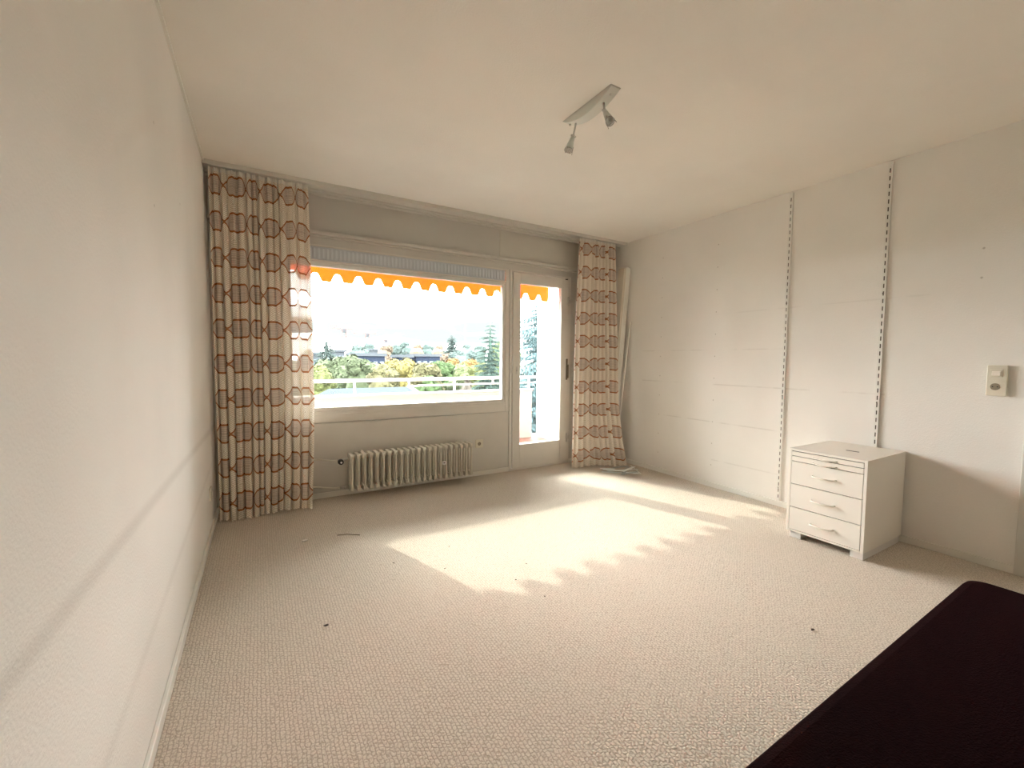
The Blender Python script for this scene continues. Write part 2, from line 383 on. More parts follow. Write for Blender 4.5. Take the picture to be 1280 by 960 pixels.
# ------------------------------------------------------------------ window
win = empty('window_1', (1.5, D, .635), 'wide fixed window with white frame looking out over the balcony', 'window', None, 'structure')
wx0, wx1, wz0, wz1 = .44, 2.525, .636, 2.089        # frame outside
gx0, gx1, gz0, gz1 = .53, 2.452, .762, 1.920        # glass
def rel(o, base):
    o.location = -Vector(base); return o
BS = (1.5, D, .635)
def wp(name, bm, m, parent=win, **k):
    o = obj(name, bm, m, parent, **k)
    if parent is win: rel(o, BS)
    return o
wp('window_frame', boxes((wx0, gx0-.03, D-.012, D+.06, wz0, wz1), (gx1+.03, wx1, D-.012, D+.06, wz0, wz1),
                         (gx0-.03, gx1+.03, D-.012, D+.06, wz0, gz0-.03), (gx0-.03, gx1+.03, D-.012, D+.06, gz1+.035, 1.970), (gx0-.03, gx1+.03, D-.012, D+.06, 2.076, wz1),
                         (wx0, wx1, D-.014, D+.0, .70, .706)), 'paint2', bevel=.003)
wp('sash', boxes((gx0-.03, gx0, D-.004, D+.05, gz0-.03, gz1+.035), (gx1, gx1+.03, D-.004, D+.05, gz0-.03, gz1+.035),
                 (gx0, gx1, D-.004, D+.05, gz0-.03, gz0), (gx0, gx1, D-.004, D+.05, gz1, gz1+.035)), 'paint2', bevel=.004)
wp('glass_pane', boxes((gx0, gx1, D+.025, D+.029, gz0, gz1)), 'glass')
wp('window_sill', boxes((wx0-.03, 2.555, D+.05, D+.17, .715, .742)), 'out_white', bevel=.004)
gr = wp('ventilation_grille', boxes((wx0+.02, 2.47, D+.0, D+.02, 1.972, 2.074), (wx0+.02, 2.47, D-.010, D, 2.066, 2.074), (wx0+.02, 2.47, D-.010, D, 1.972, 1.979), (2.45, 2.47, D-.010, D, 1.972, 2.074)), 'grille')
for k in range(60):
    x_ = .465+k*.033
    if x_ > 2.44: break
    obj('slat', boxes((x_, x_+.016, D-.009, D-.0005, 1.981, 2.064)), 'grille2', gr, bevel=.002)

# ------------------------------------------------------------------ balcony door
DB = (2.56, D, 0)
bd = empty('door_1', DB, 'white balcony door with one tall glass pane beside the window', 'door', None, 'structure')
def dp(name, bm, m, parent=bd, **k):
    o = obj(name, bm, m, parent, **k)
    if parent is bd: rel(o, DB)
    return o
dp('door_frame', boxes((2.530, 2.556, D-.016, D+.06, 0, 2.089), (3.268, 3.315, D-.016, D+.06, 0, 2.089), (2.556, 3.268, D-.016, D+.06, 2.074, 2.089), (2.556, 3.268, D-.01, D+.06, 0, .022)), 'paint2', bevel=.003)
lz0, lz1 = .030, 2.066; ex0, ex1, ez0, ez1 = 2.650, 3.176, .275, 1.960
leaf = dp('door_leaf', boxes((2.562, ex0, D-.03, D+.03, lz0, lz1), (ex1, 3.262, D-.03, D+.03, lz0, lz1), (ex0, ex1, D-.03, D+.03, lz0, ez0), (ex0, ex1, D-.03, D+.03, ez1, lz1)), 'paint2', bevel=.003)
dp('glass_pane', boxes((ex0, ex1, D+.012, D+.016, ez0, ez1)), 'glass')
bm = bmesh.new(); box(bm, 2.60, 2.616, D-.034, D-.030, 1.02, 1.10); tube(bm, [(2.608, D-.033, 1.058), (2.608, D-.048, 1.058)], .007)
dp('keyhole_plate', bm, 'satin')
for z_ in (1.77, .25):
    bm = bmesh.new(); tube(bm, [(3.268, D-.036, z_), (3.268, D-.036, z_+.10)], .009); box(bm, 3.262, 3.30, D-.034, D-.016, z_+.03, z_+.07)
    dp('hinge', bm, 'satin')
bm = bmesh.new(); prism(bm, rrect(3.247, 3.267, .95, 1.185, .008), 1, D-.040, D-.0305); prism(bm, rrect(3.250, 3.264, .97, 1.12, .006), 1, D-.062, D-.050); box(bm, 3.252, 3.262, D-.055, D-.035, 1.09, 1.11)
dp('door_handle', bm, 'bronze', bevel=.001)
dp('corner_catch', boxes((3.225, 3.258, D-.034, D-.029, 2.052, 2.062)), 'black')

# ------------------------------------------------------------------ wall fittings
def socket(name, loc, rotz, label, group=None):
    o = empty(name, loc, label, 'socket', group, None, (0, 0, rotz))     # faces local -y
    bm = bmesh.new(); prism(bm, rrect(-.041, .041, -.041, .041, .006), 1, -.010, 0); obj('cover_plate', bm, 'ivory', o, bevel=.002)
    bm = bmesh.new(); n_ = 20
    for k in range(n_):   # raised ring around the well
        a0, a1 = 2*PI*k/n_, 2*PI*(k+1)/n_
        q = [bm.verts.new((r_*math.cos(a), y_, r_*math.sin(a))) for a in (a0, a1) for r_, y_ in ((.024, -.013), (.019, -.013), (.019, -.0105))]
        bm.faces.new((q[0], q[3], q[4], q[1])); bm.faces.new((q[1], q[4], q[5], q[2]))
    obj('socket_ring', bm, 'ivory', o)
    bm = bmesh.new(); tube(bm, [(0, -.0112, 0), (0, -.0101, 0)], .019, 20); w = obj('socket_well', bm, 'ivory2', o)
    bm = bmesh.new()
    for s in (-1, 1): tube(bm, [(s*.0095, -.0118, 0), (s*.0095, -.0110, 0)], .0025, 8)
    obj('pin_hole', bm, 'black', w)
    return o
socket('wall_socket', (2.185, D-.0065, .325), 0, 'small beige power socket on the wall right of the radiator')
socket('wall_socket', (0, 3.40, .275), -PI/2*-1, 'beige power socket low on the left wall beside the curtain')

sw = empty('light_switch', (W, .694, 1.078), 'beige light switch combined with a socket on the right wall', 'light switch', None, None, (0, 0, PI/2*-1))
# local: faces -y -> world -x
bm = bmesh.new(); prism(bm, rrect(-.040, .040, -.088, .086, .006), 1, -.026, 0); obj('housing', bm, 'ivory', sw, bevel=.003)
bm = bmesh.new(); prism(bm, rrect(-.026, .022, .018, .062, .004), 1, -.030, -.0255); obj('rocker_surround', bm, 'ivory', sw, bevel=.001)
bm = bmesh.new(); prism([*[bm]][0], rrect(-.019, .015, .027, .052, .002), 1, -.034, -.0295); obj('rocker', bm, 'handle', sw, bevel=.002)
bm = bmesh.new(); tube(bm, [(-.004, -.0275, -.036), (-.004, -.0261, -.036)], .0195, 20); wl = obj('socket_well', bm, 'ivory2', sw)
bm = bmesh.new()
for s in (-1, 1): tube(bm, [(-.004+s*.0095, -.0285, -.036), (-.004+s*.0095, -.0274, -.036)], .003, 8)
obj('pin_hole', bm, 'black', wl)
bm = bmesh.new(); box(bm, -.034, .028, -.0285, -.0255, -.008, .0); obj('hinge_bar', bm, 'ivory', sw)

# slotted shelf uprights
def upright(y_, z0, z1, label):
    o = empty('shelf_rail', (W, y_, z0), label, 'shelf rail', 'slotted shelf rails on the right wall')
    h = z1-z0; bm = bmesh.new()
    box(bm, -.013, 0, -.0125, -.0105, 0, h); box(bm, -.013, 0, .0105, .0125, 0, h)          # sides
    for s in (-1, 1): box(bm, -.015, -.013, s*.0125 if s < 0 else .0035, -.0035 if s < 0 else .0125, 0, h)
    k = 0
    z_ = 0
    while z_ < h-.03:                                                                        # bridges between slots
        box(bm, -.0149, -.013, -.0035, .0035, z_, min(z_+.022, h)); z_ += .050
    box(bm, -.0149, -.013, -.0035, .0035, h-.02, h)
    obj('channel', bm, 'steel', o)
    obj('channel_back', boxes((-.003, -.0005, -.0104, .0104, 0, h)), 'slotback', o)
    for zz in (h*.04+.011, h*.35, h*.65, h-.06):
        bm = bmesh.new(); tube(bm, [(-.0165, 0, zz), (-.0148, 0, zz)], .0052, 10); obj('screw', bm, 'chrome', o)
    return o
upright(1.845, .048, 2.487, 'tall slotted white shelf rail on the right wall, farther from the light switch')
upright(1.235, .048, 2.489, 'tall slotted white shelf rail above the drawer cabinet')

# ------------------------------------------------------------------ radiator
rad = empty('radiator', (1.5, D, .075), 'low beige ribbed column radiator on the wall under the window', 'radiator')
def section(parent, x_):
    bm = bmesh.new()
    # three upright flattened tubes joined by rounded top and bottom headers
    for yy in (-.190, -.130, -.070):
        prism(bm, rrect(x_-.0070, x_+.0070, yy-.017, yy+.017, .0065, 3), 2, .02, .280)
    for z_ in (.018, .282):
        prism(bm, rrect(-.207, -.053, z_-.021, z_+.021, .02, 5), 0, x_-.0135, x_+.0135)
    o = obj('section', bm, 'rad', parent, bevel=.003)
    return o
for k in range(22): section(rad, -.562+k*.0512)
bm = bmesh.new()
for z_ in (.018, .282): tube(bm, [(-.578, -.130, z_), (.53, -.130, z_)], .014, 12)
obj('header_tube', bm, 'rad', rad, True)
for x_ in (-.45, .45): obj('wall_bracket', boxes((x_-.008, x_+.008, -.06, -.002, .10, .30)), 'rad', rad)
bm = bmesh.new(); prism(bm, rrect(.2135, .2475, .135, .168, .004), 1, -.222, -.208); hm = obj('heat_meter', bm, 'white', rad, bevel=.002); hm['label'] = 'small white heat meter'
bm = bmesh.new(); box(bm, .224, .238, -.2235, -.2215, .150, .157); obj('display', bm, 'dark', hm)
vz = .338-.075-.005
bm = bmesh.new(); tube(bm, [(-.578, -.130, vz), (-.665, -.130, vz)], .012, 10); tube(bm, [(-.648, -.130, vz), (-.648, -.175, vz)], .013, 10)
val = obj('valve_body', bm, 'satin', rad, True)
bm = bmesh.new(); tube(bm, [(-.648, -.172, vz), (-.648, -.182, vz), (-.648, -.212, vz), (-.648, -.218, vz)], .022, 16, True, [.018, .023, .021, .014]); k_ = obj('valve_knob', bm, 'black', val, True); k_['label'] = 'round black valve knob'
bm = bmesh.new(); tube(bm, [(-.648, -.219, vz), (-.648, -.2185, vz)], .008, 12); obj('knob_cap', bm, 'satin', val)
bm = bmesh.new(); tube(bm, [(-.578, -.130, .03), (-.65, -.130, .03)], .011, 10); tube(bm, [(-.612, -.130, .03), (-.612, -.158, .03)], .010, 8)
obj('return_valve', bm, 'satin', rad, True)
bm = bmesh.new(); tube(bm, [(-.665, -.130, vz), (-.71, -.128, vz), (-.76, -.10, vz+.006), (-.80, -.06, vz+.008), (-.84, -.045, vz+.008), (-1.36, -.045, vz+.008)], .0085, 10)
obj('supply_pipe', bm, 'rad', rad, True)
bm = bmesh.new(); tube(bm, [(-.65, -.130, .03), (-.70, -.128, .03), (-.76, -.10, .034), (-.80, -.06, .036), (-.84, -.045, .036), (-1.36, -.045, .036)], .0085, 10)
obj('return_pipe', bm, 'rad', rad, True)

# ------------------------------------------------------------------ curtains
def lerp_tab(tab, z):
    if z >= tab[0][0]: return tab[0][1]
    for (za, va), (zb, vb) in zip(tab, tab[1:]):
        if z >= zb:
            t = (z-zb)/(za-zb); t = t*t*(3-2*t) if False else t
            return vb+(va-vb)*t
    return tab[-1][1]
def curtain(name, xl, xr, yl, yr, nf, amp, zbot, m, label, seed, u_len):
    rnd = random.Random(seed)
    NC, NR = nf*22, 90
    edges = [0]
    for k in range(nf): edges.append(edges[-1]+rnd.uniform(.6, 1.45))
    edges = [e/edges[-1] for e in edges]
    amps = [rnd.uniform(.7, 1.15) for _ in range(nf)]; sk = [rnd.uniform(-.12, .12) for _ in range(nf)]
    bm = bmesh.new(); uvl = bm.loops.layers.uv.new('UVMap'); rows = []; uvs = {}
    for j in range(NR+1):
        z_ = 2.468-(2.468-zbot)*j/NR; row_ = []
        h = (2.468-z_)/2.468
        for i in range(NC+1):
            s = i/NC; k = min(nf-1, next((q for q in range(nf) if s <= edges[q+1]+1e-9), nf-1))
            t = (s-edges[k])/(edges[k+1]-edges[k])
            a = amp*amps[k]*(.55+.45*min(1, h*2.2))
            ph = 2*PI*t
            dy = -a*math.cos(ph)*(1) + .18*a*math.cos(3*ph+sk[k]*9)
            small = .006*math.sin(ph*2+k*1.7)*max(0, 1-h*3.5)                         # tight heading pleats
            dx = .16*(edges[k+1]-edges[k])*math.sin(ph)*min(1, h*1.3+.3) + .004*math.sin(3*h*PI+k)*h
            x_ = lerp_tab(xl, z_)*(1-s)+lerp_tab(xr, z_)*s + dx*(lerp_tab(xr, z_)-lerp_tab(xl, z_))
            y_ = lerp_tab(yl, z_)*(1-s)+lerp_tab(yr, z_)*s + dy + small + .006*math.sin(5*h+s*9)*h
            zz = z_ + (.012*math.sin(s*7+seed)+.006*math.sin(s*31))*(j/NR)**6
            v_ = bm.verts.new((x_, y_, zz)); row_.append(v_); uvs[v_] = (s*u_len, z_ + .004*math.sin(s*14))
        rows.append(row_)
    for a, b_ in zip(rows, rows[1:]):
        for i in range(NC):
            f = bm.faces.new((a[i], a[i+1], b_[i+1], b_[i]))
            for lp in f.loops: lp[uvl].uv = uvs[lp.vert]
    me = bpy.data.meshes.new(name); bm.to_mesh(me); bm.free()
    o = link(name, me, None, None, True); me.materials.append(M[m])
    tag(o, label, 'curtain')
    # heading tape along the top behind the pleats
    bm = bmesh.new(); tops = []
    for i in range(0, NC+1):
        p_ = me.vertices[i].co; tops.append(p_)
    for a, b_ in zip(tops, tops[1:]):
        f = [bm.verts.new((q.x, q.y+dy_, z_)) for dy_ in (-.002,) for q, z_ in ((a, 2.443), (b_, 2.443), (b_, 2.470), (a, 2.470))]
        bm.faces.new(f)
    bmesh.ops.remove_doubles(bm, verts=bm.verts, dist=1e-5)
    obj('heading_tape', bm, 'tape', o, True)
    for k in range(nf):
        s = (edges[k]+edges[k+1])/2; i = int(s*NC); p_ = me.vertices[i].co
        bm = bmesh.new(); tube(bm, [(p_.x, p_.y+.004, 2.455), (p_.x, p_.y+.006, 2.4775)], .0025, 6)
        obj('curtain_hook', bm, 'tape', o)
    return o
curtain('curtain', [(2.5, .030), (0, .035)], [(2.5, .647), (.85, .662), (0, .630)], [(2.5, 3.635), (0, 3.625)], [(2.5, 3.635), (0, 3.612)], 13, .026, .012, 'curtain',
        'long patterned brown and cream curtain in the left corner covering the window edge', 3, 1.95)
curtain('curtain', [(2.5, 3.262), (1.6, 3.215), (.74, 3.20), (0, 3.185)], [(2.5, 3.775), (1.6, 3.735), (.72, 3.685), (.3, 3.74), (0, 3.80)],
        [(2.5, 3.635), (0, 3.63)], [(2.5, 3.635), (1.6, 3.555), (.7, 3.455), (0, 3.41)], 10, .022, .012, 'curtain2',
        'long patterned brown and cream curtain beside the balcony door on the right', 11, 1.5)

# ------------------------------------------------------------------ boards leaning in the corner
def lean(name, top, foot, tx, ty, m, label, groove=True):
    """upright profile from foot to top (its near, right-hand corner), tx thick along x, ty wide along y"""
    bm = bmesh.new()
    cs = [(-tx, 0), (-tx*.62, 0), (-tx*.62, .004), (-tx*.38, .004), (-tx*.38, 0), (0, 0), (0, ty), (-tx, ty)] if groove else [(-tx, 0), (0, 0), (0, ty), (-tx, ty)]
    A = [bm.verts.new((foot[0]+a, foot[1]+b_, foot[2])) for a, b_ in cs]; B = [bm.verts.new((top[0]+a, top[1]+b_, top[2])) for a, b_ in cs]
    n_ = len(A)
    bm.faces.new(A[::-1]); bm.faces.new(B)
    for i in range(n_): bm.faces.new((A[i], A[(i+1) % n_], B[(i+1) % n_], B[i]))
    return tag(obj(name, bm, m, bevel=.0015), label, 'board', 'boards leaning in the right corner')
lean('leaning_board', (W-.003, 3.525, 2.205), (W-.153, 3.565, 0.001), .031, .085, 'plank', 'tall white board leaning in the corner, nearest the right wall')
lean('leaning_board', (W-.036, 3.525, 2.212), (W-.186, 3.565, 0.001), .031, .085, 'plank', 'tall white grooved board leaning in the corner, middle one of three')
lean('leaning_board', (W-.069, 3.525, 2.200), (W-.219, 3.565, 0.001), .031, .09, 'plank2', 'tall board leaning in the corner with its beige face beside the curtain')
lean('leaning_strip', (W-.004, 3.500, 1.60), (W-.165, 3.535, 0.001), .014, .018, 'plank', 'short thin white strip leaning in the corner against the right wall', False)['category'] = 'strip'

# ------------------------------------------------------------------ pile of plastic slats on the floor
rnd = random.Random(5)
A_ = [((3.37, 3.34), (3.68, 3.11), .040), ((3.46, 3.13), (3.75, 3.34), .038), ((3.42, 3.31), (3.74, 3.19), .036), ((3.40, 3.36), (3.76, 3.355), .034),
      ((3.52, 3.19), (3.77, 3.27), .036), ((3.45, 3.105), (3.62, 3.09), .034), ((3.38, 3.33), (3.55, 3.17), .034), ((3.835, 3.38), (3.648, 3.055), .016), ((3.36, 3.35), (3.46, 3.24), .028)]
lbl = ['flat grey plastic slat on the carpet, lowest in the pile by the curtain', 'flat grey plastic slat crossing the middle of the floor pile', 'flat grey plastic slat nearest the curtain hem', 'grey plastic slat lying askew in the floor pile',
       'grey plastic slat pointing out toward the right curtain', 'grey plastic slat at the front edge of the floor pile', 'wide grey plastic slat at the left end of the pile', 'narrow pale strip sticking out to the right of the pile', 'short grey slat at the left tip of the pile']
for k, ((xa, ya), (xb, yb), w_) in enumerate(A_):
    a = Vector((xa, ya, 0)); b_ = Vector((xb, yb, 0)); d = (b_-a).normalized(); s = Vector((-d.y, d.x, 0))*w_/2
    z_ = .003+(k if k != 7 else 1)*.0045; tilt = .003*(k % 3)
    bm = bmesh.new(); V = []
    for q, p_ in enumerate((a, (a+b_)/2, b_)):
        for c_, (sx_, dz) in enumerate(((-1, 0), (-.4, .003), (.4, .003), (1, 0))):
            V.append((p_+s*sx_+Vector((0, 0, z_+dz+tilt*q/2))))
    top = [bm.verts.new(v_) for v_ in V]; bot = [bm.verts.new(v_-Vector((0, 0, .0022))) for v_ in V]
    for q in range(2):
        for c_ in range(3):
            i = q*4+c_
            bm.faces.new((top[i], top[i+1], top[i+5], top[i+4])); bm.faces.new((bot[i], bot[i+4], bot[i+5], bot[i+1]))
    ring = [0, 1, 2, 3, 7, 11, 10, 9, 8, 4]
    for i, j in zip(ring, ring[1:]+ring[:1]): bm.faces.new((top[i], bot[i], bot[j], top[j]))
    tag(obj('plastic_slat', bm, 'plank' if k == 7 else ('slat' if k % 2 else 'slat2')), lbl[k], 'slat', 'plastic slats piled on the carpet')

# ------------------------------------------------------------------ drawer cabinet
CX, CY0, CY1, CT = 3.343, 1.067, 1.499, .600
cb = empty('drawer_cabinet', (CX, 1.283, 0), 'white lacquered three drawer cabinet standing at the right wall', 'cabinet')
CB = (CX, 1.283, 0)
def cp(name, bm, m, parent=cb, **k):
    o = obj(name, bm, m, parent, **k)
    if parent is cb: rel(o, CB)
    return o
XB = 3.898; Z0 = .045; w_ = .017
cp('cabinet_body', boxes((CX, XB, CY0, CY0+w_, Z0, CT), (CX, XB, CY1-w_, CY1, Z0, CT), (CX, XB, CY0+w_, CY1-w_, Z0, Z0+.012), (CX, XB, CY0+w_, CY1-w_, CT-.015, CT), (CX+.03, XB, CY0+w_, CY1-w_, Z0+.012, CT-.015)), 'cab', bevel=.0015)
for y_ in (CY0+.004, CY1-.088): cp('foot_rail', boxes((CX+.014, XB-.02, y_, y_+.066, 0.0005, Z0)), 'foot', bevel=.002)
cp('top_slot', boxes((3.583, 3.600, 1.205, 1.275, CT-.001, CT+.0008)), 'dark')
cp('gap_shadow', boxes((CX+.012, CX+.031, CY0+w_, CY1-w_, Z0+.012, CT-.015)), 'dark')
def pull(parent, zc, base, y0, y1, out=.026, r=.0052):
    bm = bmesh.new()
    tube(bm, [(CX-base, y0, zc), (CX-base-out*.9, y0+.006*(1 if y1 > y0 else -1), zc), (CX-base-out, (y0+y1)/2, zc-.004), (CX-base-out*.9, y1-.006*(1 if y1 > y0 else -1), zc), (CX-base, y1, zc)], r, 8)
    return obj('handle', bm, 'handle', parent, True)
yy0, yy1 = CY0+w_+.002, CY1-w_-.002
for za, zb, nm, hz in ((.5535, .5805, 'pull_out_board', .562), (.5190, .5490, 'pull_out_board', .527), (.3675, .5145, 'drawer', .444), (.2125, .3630, 'drawer', .285), (.0605, .2080, 'drawer', .132)):
    dw = cp(nm, boxes((CX-.001, CX+.030, yy0, yy1, za, zb)), 'cab', bevel=.001)
    pull(dw, hz, .0005, 1.352, 1.222, .026 if nm == 'drawer' else .016, .0052 if nm == 'drawer' else .004)

# ------------------------------------------------------------------ ceiling spot lamp
lp = empty('ceiling_spotlight', (1.82, 1.795, H), 'silver two spot lamp bar fixed to the ceiling', 'lamp')
bm = bmesh.new(); L_ = .187; prof = []
for k in range(21):
    t = -1+2*k/20; prof.append((t*L_, -.006-.046*(max(0, math.cos(t*PI/2))**.8)))
prof += [(L_, -.0005), (-L_, -.0005)]
prism(bm, prof, 0, -.030, .030)
obj('lamp_bar', bm, 'lamp', lp, bevel=.002)
obj('mounting_plate', boxes((-.032, .032, -.19, .19, -.004, 0)), 'satin', lp)
for y_ in (-.155, .165):
    bm = bmesh.new(); tube(bm, [(0, y_, -.010), (0, y_, -.026)], .006, 10); obj('screw', bm, 'satin', lp)
def spot(y_, z_, kn, tip, nm):
    bm = bmesh.new(); tube(bm, [(0, y_, z_), (0, kn[1]*.5+y_*.5, (z_+kn[2])/2), kn], .0052, 8); arm = obj('spot_arm', bm, 'satin', lp, True)
    d = (Vector(tip)-Vector(kn)).normalized(); k3 = Vector(kn)
    bm = bmesh.new(); bmesh.ops.create_uvsphere(bm, u_segments=14, v_segments=10, radius=.010, matrix=Matrix.Translation(k3)); tube(bm, [k3-Vector((.016, 0, 0)), k3+Vector((.016, 0, 0))], .005, 8)
    obj('swivel_joint', bm, 'satin', arm, True)
    bm = bmesh.new(); ps = [k3+d*t for t in (.004, .012, .03, .055)]
    tube(bm, ps, 0, 20, True, [.010, .013, .015, .020]); obj('spot_housing', bm, 'lamp', arm, True)
    bm = bmesh.new(); ps = [k3+d*t for t in (.054, .066, .078, .086)]
    tube(bm, ps, 0, 16, True, [.017, .022, .0235, .017]); obj('reflector_bulb', bm, 'lampglass', arm, True)
    bm = bmesh.new()
    o1 = d.orthogonal().normalized(); o2 = d.cross(o1)
    for q in range(3):
        a = 2*PI*q/3+.4; s = math.cos(a)*o1+math.sin(a)*o2; tube(bm, [k3+d*.05+s*.020, k3+d*.09+s*.027], .0018, 6)
    obj('wire_guard', bm, 'chrome', arm)
spot(.115, -.035, (0, .135, -.095), (0, .20, -.185), 1)
spot(-.105, -.035, (0, -.113, -.080), (.012, -.165, -.18), 2)

# ------------------------------------------------------------------ daybed in the near right corner
bz, bx1, by1, by0, bx0 = .45, 2.392, .440, -.50, .45
bed = empty('daybed', ((bx0+bx1)/2, -.03, 0), 'dark maroon velvet covered daybed at the near right of the view', 'daybed')
def bpart(name, bm, m, parent=bed, **k):
    o = obj(name, bm, m, parent, **k); rel(o, ((bx0+bx1)/2, -.03, 0)) if parent is bed else None; return o
bm = bmesh.new(); rings = []
for z_, ins in ((.20, .006), (.22, 0), (.30, -.004), (.40, -.002), (.430, .003), (.444, .013), (.45, .03)):
    rings.append([bm.verts.new((x_, y_+.012*(x_-2.35), z_)) for x_, y_ in rrect(bx0+ins, bx1-ins, by0+ins, by1-ins, .05, 6)])
for a, b_ in zip(rings, rings[1:]):
    for i in range(len(a)): bm.faces.new((a[i], a[(i+1) % len(a)], b_[(i+1) % len(a)], b_[i]))
bm.faces.new(rings[0][::-1]); bm.faces.new(rings[-1])
bpart('mattress', bm, 'velvet', smooth=False)
bpart('base', boxes((bx0+.02, bx1-.03, by0+.02, by1-.03, .06, .20)), 'velvet', bevel=.01)
for x_ in (bx0+.08, bx1-.10):
    for y_ in (by0+.06, by1-.10): bpart('leg', boxes((x_-.02, x_+.02, y_-.02, y_+.02, 0, .06)), 'black', bevel=.003)

# ------------------------------------------------------------------ crumbs on the carpet
def crumb(x_, y_, s, m, name, label, grp=None):
    bm = bmesh.new(); bmesh.ops.create_icosphere(bm, subdivisions=1, radius=s, matrix=Matrix.Translation((x_, y_, s*.45+.001)) @ Matrix.Diagonal((1.3, .8, .5, 1)))
    for v_ in bm.verts: v_.co += Vector((rnd.uniform(-1, 1), rnd.uniform(-1, 1), rnd.uniform(-.3, .3)))*s*.3
    o = obj(name, bm, m); tag(o, label, 'crumb', grp); return o
for x_, y_ in ((1.172, 2.199), (1.456, 1.898), (1.497, 1.688), (.941, 2.406), (1.60, 2.02), (1.30, 2.45)):
    crumb(x_, y_, .0042, 'crumb', 'carpet_crumb', 'tiny dark crumb on the sunlit middle of the carpet', 'crumbs on the carpet')
crumb(2.367, .887, .0075, 'crumb', 'carpet_crumb', 'dark crumb on the carpet near the maroon daybed')
crumb(.53, 1.97, .009, 'crumb', 'carpet_crumb', 'dark crumb on the carpet near the left wall')
crumb(.526, 2.975, .016, 'chip', 'plaster_chip', 'small white chip on the carpet below the left curtain')
bm = bmesh.new(); tube(bm, [(.72, 2.97, .004), (.78, 2.95, .006), (.85, 2.90, .005)], .0035, 6); tag(obj('thread', bm, 'ivory2', None, True), 'loose brown thread on the carpet left of the sun patch', 'thread')

# ------------------------------------------------------------------ balcony
bs = bmesh.new(); box(bs, -2.5, 4.2, D+T, 5.75, -.22, -.02)
tag(obj('balcony_floor', bs, 'tile'), 'red tiled balcony floor outside the door', 'balcony floor', None, 'structure')
tag(obj('balcony_side_wall', boxes((4.00, 4.2, D+T, 5.52, -.02, 2.9)), 'out_white'), 'tall white side wall closing the balcony on the right', 'wall', None, 'structure')
tag(obj('balcony_parapet', boxes((-2.5, 3.88, 5.47, 5.57, -.02, .70), (-2.5, 3.89, 5.45, 5.59, .70, .725)), 'out_white', bevel=.004), 'low white balcony parapet below the railing', 'parapet', None, 'structure')
obj_fac = boxes((-2.5, -.12, D+.02, D+T, -.3, 3.2), (-.12, 4.2, D+.0, D+T, 2.65, 3.2)); tag(obj('facade_wall', obj_fac, 'out_white'), 'outer white wall of the building beside the window', 'wall', None, 'structure')
rl = empty('balcony_railing', (1.3, 5.50, .725), 'white tubular railing on top of the balcony parapet', 'railing')
def rp_(name, pts, r):
    bm = bmesh.new(); tube(bm, [Vector(q)-Vector((1.3, 5.50, .725)) for q in pts], r, 10); return obj(name, bm, 'rail', rl, True)
rp_('top_rail', [(-2.4, 5.50, .885), (3.99, 5.50, .905)], .020)
rp_('middle_rail', [(1.98, 5.50, .815), (3.99, 5.50, .822)], .010)
for x_ in (-2.2, -1.1, 0.05, 1.30, 2.62, 3.84): rp_('post', [(x_, 5.50, .725), (x_, 5.50, .89)], .014)
for x_ in (1.98, 3.22): rp_('short_post', [(x_, 5.50, .815), (x_, 5.50, .895)], .012)
# awning
aw = empty('awning', (1.0, D+T, 2.5), 'orange awning with scalloped edge over the balcony', 'awning')
AO = Vector((1.0, D+T, 2.5)); ay, ax0, ax1 = D+1.0, -2.3, 3.73
bm = bmesh.new(); nx = 700; prev = None
for i in range(nx+1):
    x_ = ax0+(ax1-ax0)*i/nx; t = ((x_-.813)/.2116) % 1
    q_ = min(1, (.5-.5*math.cos(2*PI*t))/.70); zb_ = 2.046-.084*q_*q_*(3-2*q_)**1
    a = bm.verts.new(Vector((x_, ay+.006*math.sin(x_*9), 2.19))-AO); b_ = bm.verts.new(Vector((x_, ay+.010*math.sin(x_*9), zb_))-AO)
    if prev: bm.faces.new((prev[0], a, b_, prev[1]))
    prev = (a, b_)
o = obj('valance', bm, 'awning', aw); so_ = o.modifiers.new('s', 'SOLIDIFY'); so_.thickness = .0015
bm = bmesh.new(); prev = None
for i in range(9):
    t = i/8; q = [bm.verts.new(Vector((x_, ay-(ay-D-T-.04)*t, 2.19+(2.50-2.19)*t-.02*math.sin(PI*t)))-AO) for x_ in (ax0, ax1)]
    if prev: bm.faces.new((prev[0], prev[1], q[1], q[0]))
    prev = q
o = obj('awning_cloth', bm, 'awning', aw); so_ = o.modifiers.new('s', 'SOLIDIFY'); so_.thickness = .0015
bm = bmesh.new(); tube(bm, [Vector((ax0, ay, 2.20))-AO, Vector((ax1, ay, 2.20))-AO], .020, 10); obj('front_bar', bm, 'rail', aw, True)
bm = bmesh.new(); tube(bm, [Vector((ax0, D+T+.05, 2.52))-AO, Vector((ax1, D+T+.05, 2.52))-AO], .035, 12); obj('roller', bm, 'rail', aw, True)
for x_ in (-1.2, 3.2):
    bm = bmesh.new(); tube(bm, [Vector((x_, D+T+.05, 2.45))-AO, Vector((x_-.35, D+.55, 2.32))-AO, Vector((x_, ay-.02, 2.20))-AO], .014, 8); obj('folding_arm', bm, 'rail', aw, True)

